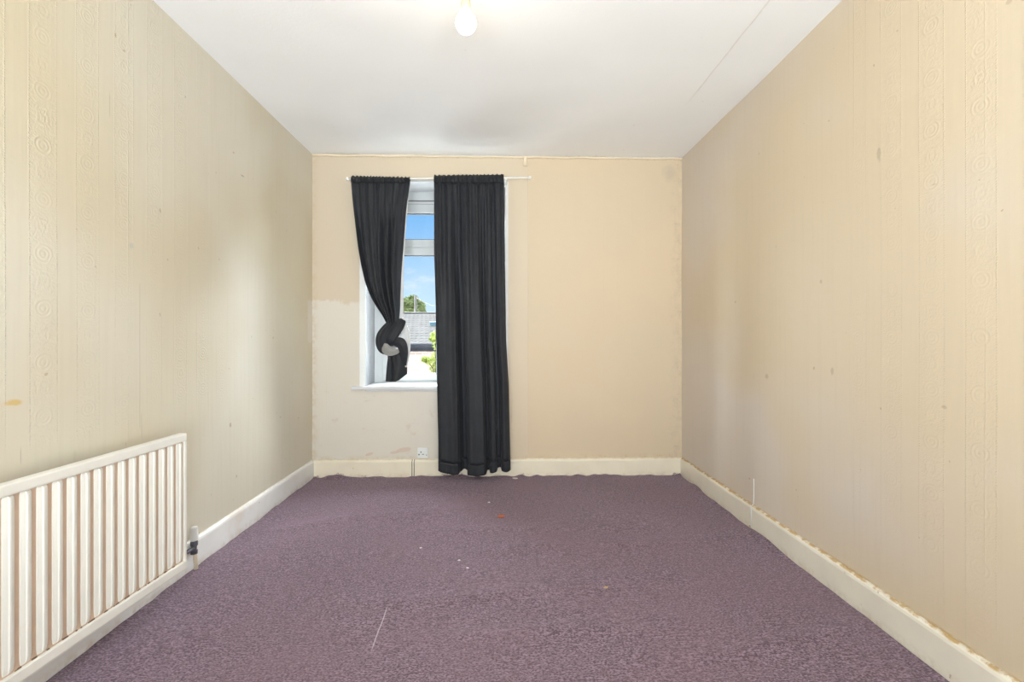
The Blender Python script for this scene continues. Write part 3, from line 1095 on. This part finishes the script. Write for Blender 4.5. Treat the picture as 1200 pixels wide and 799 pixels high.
# one flute: pressed rib with a soft ridge and rounded foot
fl = B()
w = PITCH * 0.71
prof = [(-w / 2, -0.0115), (-w / 2 + 0.0015, -0.0070), (-w / 2 + 0.004, -0.0055), (-0.0040, -0.0036), (-0.0025, 0.0), (0.0025, 0.0), (0.0040, -0.0036), (w / 2 - 0.004, -0.0055), (w / 2 - 0.0015, -0.0070), (w / 2, -0.0115)]
zs = [(RZ0 + TR + 0.003, 0.0), (RZ0 + TR + 0.012, 0.7), (RZ0 + TR + 0.028, 1.0), (RZ1 - TR - 0.016, 1.0), (RZ1 - TR - 0.006, 0.85), (RZ1 - TR - 0.001, 0.3)]
rings = [[fl.verts.new(Vector((-0.0115 + (d + 0.0115) * k, y * (0.75 + 0.25 * k), z))) for y, d in prof] for z, k in zs]
for a, b in zip(rings, rings[1:]):
    for k in range(len(prof) - 1):
        fl.faces.new((a[k], a[k + 1], b[k + 1], b[k]))
flute0 = obj('flute', fl, M['rad'], rad, keep_world=False, smooth=True, angle=0.5)
nfl = int((RLEN - 0.03) / PITCH)
for i in range(nfl):
    o = flute0 if i == 0 else flute0.copy()
    if i: COL.objects.link(o)
    o.parent = rad
    o.location = (0, -0.014 - PITCH * (i + 0.5), 0)
# rusty chips where each flute meets the bottom rail
bm = B()
for i in range(nfl):
    y = -0.014 - PITCH * (i + 1.0)
    for k in range(3):
        a = random.uniform(-0.010, 0.012)
        ww, hh = random.uniform(0.002, 0.006), random.uniform(0.002, 0.005)
        box(bm, -0.016, -0.0085, y + a - ww, y + a + ww, RZ0 + TR - 0.002, RZ0 + TR + hh)
tag(obj('rust_chips', bm, M['rust'], rad, keep_world=False), kind='stuff')
# brackets holding it to the wall
for y in (-0.16, -1.10):
    bm = B()
    wd = 0.030 if y > -0.5 else 0.010
    box(bm, -0.036 - wd - 0.004, -0.033, y - 0.018, y + 0.018, RZ0 + 0.06, RZ1 - 0.05, 0.002)
    obj('bracket', bm, M['rad'], rad, keep_world=False)

# valve at the far end
vp = PZ(227.5, 669, 0.0)
vx, vy = vp.x, vp.y
valve = thing('radiator_valve', (vx, vy, 0), 'white capped radiator valve with cream pipe at the radiator end', 'valve')
vz = 0.112
bm = B()
lathe(bm, (vx, vy, vz), [(0.013, 0.035), (0.0165, 0.037), (0.0175, 0.045), (0.0165, 0.075), (0.0155, 0.098), (0.012, 0.103), (0.004, 0.104)], 16)
obj('cap', bm, M['white_plastic'], valve, smooth=True, angle=0.5)
bm = B()
lathe(bm, (vx, vy, vz), [(0.009, -0.030), (0.015, -0.028), (0.015, -0.012), (0.011, -0.010), (0.012, 0.010), (0.016, 0.012), (0.016, 0.030), (0.010, 0.036)], 12)
tube(bm, [(vx, vy, vz), (vx, vy - 0.030, vz + 0.002), (vx + 0.006, rf.y - 0.004, vz + 0.012)], 0.0095, 10)
obj('valve_body', bm, M['metal_dark'], valve, smooth=True, angle=0.5)
bm = B()
tube(bm, [(vx, vy, vz - 0.026), (vx + 0.003, vy + 0.001, 0.08), (vx + 0.008, vy + 0.002, 0.009)], 0.0095, 12)
obj('pipe', bm, M['pipe'], valve, smooth=True)

# ------------------------------------------------------------------ pendant lamp
bp = PY(546, 27, 1.82)
lamp = thing('pendant_lamp', (bp.x, bp.y, H), 'bare lit bulb in a cream lamp holder hanging from the ceiling', 'lamp')
bm = B()
br = 0.040
prof = [(0.002, -br)]
for k in range(1, 15):
    a = -PI / 2 + PI * 0.80 * k / 14
    prof.append((br * math.cos(a), br * math.sin(a)))
prof += [(0.0165, 0.040), (0.0145, 0.052), (0.0135, 0.058)]
lathe(bm, bp, prof, 28)
obj('bulb', bm, M['bulb'], lamp, smooth=True)
bm = B()
lathe(bm, bp, [(0.0165, 0.048), (0.0185, 0.050), (0.0185, 0.078), (0.0175, 0.082), (0.0175, 0.105), (0.010, 0.120), (0.004, 0.126)], 24)
obj('lamp_holder', bm, M['holder'], lamp, smooth=True, angle=0.5)
bm = B()
tube(bm, [(bp.x, bp.y, bp.z + 0.12), (bp.x, bp.y, H - 0.025)], 0.0035, 8)
obj('flex', bm, M['holder'], lamp, smooth=True)
bm = B()
lathe(bm, (bp.x, bp.y, H), [(0.006, -0.030), (0.020, -0.027), (0.038, -0.018), (0.044, -0.004), (0.044, 0.006)], 24)
obj('ceiling_rose', bm, M['holder'], lamp, smooth=True, angle=0.5)

# ------------------------------------------------------------------ carpet
CX0, CX1, CY0, CY1 = XL + 0.023, XR - 0.023, YR + 0.01, D - 0.024
def carpet_z(x, y):
    z = 0.004 * mnoise.noise(Vector((x * 1.2, y * 2.6, 0))) + 0.0022 * mnoise.noise(Vector((x * 3.0, y * 9.0, 4)))
    # long low wrinkles
    for (wx_, wy, amp, ln, wd, sl) in ((0.75, 2.55, 0.0114, 0.7, 0.05, 0.10), (-0.05, 2.05, 0.0095, 0.6, 0.045, 0.05), (0.25, 2.75, 0.0076, 0.6, 0.05, 0.0),
                                       (-0.9, 2.9, 0.0095, 0.5, 0.06, 0.30), (1.05, 1.72, 0.0114, 0.4, 0.04, 0.22), (0.15, 1.78, 0.0076, 0.5, 0.04, -0.02)):
        dy = y - wy - sl * (x - wx_) - 0.03 * math.sin(5 * x)
        z += amp * math.exp(-(dy / wd) ** 2) * math.exp(-((x - wx_) / ln) ** 2)
    # edges lapping up the skirting in places
    eb = sstep(0.06, 0.0, CY1 - y) * max(0.0, 0.006 + 0.028 * mnoise.noise(Vector((x * 4.2, 2.0, 1.0))) + 0.014 * mnoise.noise(Vector((x * 15.0, 2.0, 5.0))))
    el = sstep(0.05, 0.0, x - CX0) * max(0.0, 0.002 + 0.012 * mnoise.noise(Vector((y * 4.0, 8.0, 1.0))) + 0.006 * mnoise.noise(Vector((y * 14.0, 8.0, 3.0))))
    er = sstep(0.06, 0.0, CX1 - x) * max(0.0, 0.004 + 0.020 * mnoise.noise(Vector((y * 4.5, 5.0, 1.0))) * sstep(1.8, 2.6, y) + 0.022 * math.exp(-((y - 2.55) / 0.10) ** 2))
    return max(-0.006, z) + eb + el + er
bm = B()
NX, NY = 150, 230
grid(bm, NX, NY, lambda s, t: (lambda x, y: Vector((x, y, carpet_z(x, y))))(CX0 + (CX1 - CX0) * s, CY0 + (CY1 - CY0) * t))
g = bmesh.ops.extrude_face_region(bm, geom=bm.faces[:])
for v in g['geom']:
    if isinstance(v, bmesh.types.BMVert): v.co.z = -0.02
carpet = obj('carpet', bm, M['carpet'], smooth=True, angle=0.9)
tag(carpet, 'worn purple brown flecked carpet covering the whole floor, loose at the edges', 'carpet')
# frayed ends along the edges
bm = B()
def fray(x, y, n, r):
    for _ in range(n):
        a = random.uniform(0, 2 * PI)
        l = random.uniform(0.4, 1.0) * r
        x0, y0 = x + random.uniform(-r, r) * 0.6, y + random.uniform(-0.004, 0.004)
        z0 = carpet_z(min(max(x0, CX0), CX1), min(y0, CY1))
        pts = [(x0 + math.cos(a) * l * k / 5, y0 - abs(math.sin(a)) * l * 0.4 * k / 5, z0 + 0.004 + l * 0.7 * math.sin(PI * k / 5 * random.uniform(0.6, 1))) for k in range(6)]
        tube(bm, pts, 0.0011, 5)
for u, v, n, r in ((400, 559, 5, 0.03), (372, 557, 4, 0.02), (427, 555, 4, 0.02), (522, 557, 7, 0.028), (530, 559, 5, 0.02), (540, 558, 3, 0.02), (790, 556, 6, 0.03), (612, 557, 3, 0.02)):
    p = PY(u, v, CY1 - 0.012)
    fray(p.x, CY1 - 0.012, n, r)
obj('frayed_threads', bm, M['thread'], carpet, smooth=True)
carpet.children[0]['kind'] = 'stuff'
carpet.children[0]['label'] = 'frayed carpet threads along the skirting'


def scrap(u, v, r, mat, label, name, seed, flat=0.45, group=None):
    p = PZ(u, v, 0.004)
    z = carpet_z(p.x, p.y)
    bm = B()
    bmesh.ops.create_icosphere(bm, subdivisions=2, radius=r)
    for q in bm.verts:
        k = 1 + 0.5 * mnoise.noise(q.co * (1.2 / r) + Vector((seed, 0, 0)))
        q.co = Vector((q.co.x * k * 1.3, q.co.y * k, q.co.z * k * flat))
    o = obj(name, bm, M[mat])
    o.location = (p.x, p.y, z + r * flat * 0.75)
    tag(o, label, 'scrap', group)


scrap(587, 605, 0.018, 'orange', 'small orange scrap lying on the carpet in front of the long curtain', 'scrap', 1, 0.3)
scrap(538, 656, 0.0055, 'crumb', 'white crumb on the carpet, the one nearer the middle', 'crumb', 2)
scrap(548, 665, 0.0050, 'crumb', 'pale crumb on the carpet, nearest the camera of the white ones', 'crumb', 3)
scrap(493, 641, 0.0050, 'crumb', 'white crumb on the carpet, leftmost of the pale ones', 'crumb', 4)
scrap(710, 689, 0.0070, 'crumb_tan', 'tan crumb on the right half of the carpet', 'crumb', 5)
scrap(573, 588, 0.006, 'crumb', 'white crumb on the carpet behind the orange scrap', 'crumb', 8)
scrap(881, 618, 0.012, 'crumb_tan', 'tan flake of filler at the foot of the white wire', 'flake', 6, 0.6)
scrap(604, 560, 0.016, 'crumb', 'flat pale paper shred below the long curtain hem', 'paper_shred', 7, 0.2)

# ------------------------------------------------------------------ outside
GZ = -3.0
bm = B()
grid(bm, 20, 20, lambda s, t: Vector((-60 + 120 * s, D + TH + 0.02 + 120 * t, GZ + 0.15 * mnoise.noise(Vector((s * 9, t * 9, 0))))))
tag(obj('ground', bm, M['grass']), 'yard ground outside the window', kind='structure')

YB = 15.0
e0 = PY(490, 403, YB)
rdg = PY(490, 367.5, YB + 5.0)
X0, X1 = e0.x - 3.2, e0.x + 6.5
house = thing('outbuilding', (e0.x, YB, GZ), 'low brick building with a grey corrugated roof outside the window', 'building')
bm = B()
box(bm, X0 + 0.2, X1 - 0.2, YB + 0.15, YB + 9.6, GZ - 0.1, e0.z - 0.08)
obj('wall', bm, M['brick'], house)
bm = B()
ns = 420
def roof(s, t):
    x = X0 + (X1 - X0) * s + 0.0
    slope = t
    y = YB + 5.0 * t
    row = (t * 14.0) % 1.0
    return Vector((x, y, e0.z + (rdg.z - e0.z) * t + 0.007 * math.sin(2 * PI * (x / 0.17 + 0.34 * int(t * 14.0))) - 0.022 * row))
grid(bm, ns, 84, roof)
grid(bm, 20, 4, lambda s, t: Vector((X0 + (X1 - X0) * s, YB + 5.0 + 4.8 * t, rdg.z - (rdg.z - e0.z) * t)))
obj('roof', bm, M['roof'], house, smooth=False).modifiers.new('thick', 'SOLIDIFY').thickness = 0.02
bm = B()
tube(bm, [(X0 + (X1 - X0) * i / 12, YB + 5.0, rdg.z + 0.02) for i in range(13)], 0.05, 8)
obj('ridge', bm, M['ridge'], house, smooth=True)
bm = B()
tube(bm, [(X0, YB - 0.04, e0.z - 0.05), (X1, YB - 0.04, e0.z - 0.05)], 0.07, 10)
box(bm, X0 + 0.1, X1 - 0.1, YB + 0.02, YB + 0.14, e0.z - 0.24, e0.z - 0.06)
obj('gutter', bm, M['gutter'], house)
r0 = PY(511, 382, YB + 2.9)
bm = B()
zr = e0.z + (rdg.z - e0.z) * 0.58
box(bm, r0.x - 0.20, r0.x + 0.30, YB + 2.6, YB + 3.1, zr - 0.15, zr + 0.10, 0.03)
obj('rooflight', bm, M['skylight'], house)


def leaves(bm, n, fn, size):
    for _ in range(n):
        c = fn()
        a = Vector((random.gauss(0, 1), random.gauss(0, 1), random.gauss(0, 1))).normalized()
        b = a.orthogonal().normalized()
        b = Matrix.Rotation(random.uniform(0, 6.28), 3, a) @ b
        k = a.cross(b)
        s = size * random.uniform(0.6, 1.3)
        q = [c - b * s, c + k * s * 0.45 + a * s * 0.1, c + b * s, c - k * s * 0.45 + a * s * 0.1]
        vv = [bm.verts.new(p) for p in q]
        bm.faces.new((vv[0], vv[1], vv[2]))
        bm.faces.new((vv[0], vv[2], vv[3]))


def blob(blobs):
    def fn():
        c, r = random.choice(blobs)
        d = Vector((random.gauss(0, 1), random.gauss(0, 1), random.gauss(0, 1))).normalized()
        return Vector(c) + d * r * random.uniform(0.55, 1.0) ** 0.6
    return fn


# tree behind the outbuilding
YT = 30.0
tb = PY(486, 366, YT)
tree = thing('tree', (tb.x, YT, GZ), 'round green tree beyond the grey roof', 'tree')
bl = []
for (u, v, r) in ((478, 356, 8), (485, 353, 7), (490, 358, 7), (472, 362, 7), (482, 363, 8), (492, 364, 6), (496, 366, 4), (466, 362, 8), (460, 358, 9)):
    p = PY(u, v, YT)
    bl.append(((p.x, YT + random.uniform(-0.5, 0.5), p.z), r * YT / F))
bm = B()
leaves(bm, 9000, blob(bl), 0.085)
tag(obj('foliage', bm, M['leaf_tree'], tree), kind='stuff')
bm = B()
tube(bm, [(tb.x - 0.4, YT, GZ - 0.1), (tb.x - 0.35, YT, -1.0), (tb.x - 0.45, YT, tb.z)], [0.22, 0.17, 0.10], 10)
obj('trunk', bm, M['bark'], tree, smooth=True)

# telegraph pole
YP = 27.0
pt, pb = PY(487, 346, YP), PY(487, 394, YP)
pole = thing('telegraph_pole', (pt.x, YP, GZ), 'slim wooden pole with a wire standing beyond the roof', 'pole')
bm = B()
tube(bm, [(pt.x, YP, GZ - 0.1), (pt.x, YP, pt.z)], [0.10, 0.065], 10)
obj('post', bm, M['pole'], pole, smooth=True)
bm = B()
we = PY(530, 358, YP - 4)
tube(bm, [Vector((pt.x, YP, pt.z - 0.1)).lerp(we, i / 12) - Vector((0, 0, 0.25 * math.sin(PI * i / 12))) for i in range(13)], 0.012, 5)
obj('wire', bm, M['pole'], pole, smooth=True)

# bush outside at the right of the gap
YBU = 8.0
bb = PY(512, 420, YBU)
bush = thing('bush', (bb.x, YBU, GZ), 'leafy yellow green bush in front of the brick building', 'bush')
bl = []
for (u, v, r) in ((511, 393, 5), (507, 397, 4), (514, 405, 7), (511, 419, 6), (506, 424, 5), (501, 422, 4), (508, 433, 5), (515, 426, 8), (516, 440, 10), (513, 452, 9), (498, 421, 3)):
    p = PY(u, v, YBU)
    bl.append(((p.x, YBU + random.uniform(-0.08, 0.08), p.z), r * YBU / F))
bm = B()
leaves(bm, 750, blob(bl), 0.036)
tag(obj('foliage', bm, M['leaf_bush'], bush), kind='stuff')
bm = B()
tube(bm, [(bb.x + 0.05, YBU, GZ - 0.1), (bb.x + 0.03, YBU, -1.2), (bb.x, YBU, bb.z)], [0.05, 0.035, 0.01], 8)
for k in range(7):
    c, r = bl[k]
    tube(bm, [(bb.x + 0.02, YBU, bb.z - 0.5), Vector((bb.x + 0.02, YBU, bb.z - 0.3)).lerp(Vector(c), 0.5), c], [0.014, 0.009, 0.004], 6)
obj('stem', bm, M['bark'], bush, smooth=True)
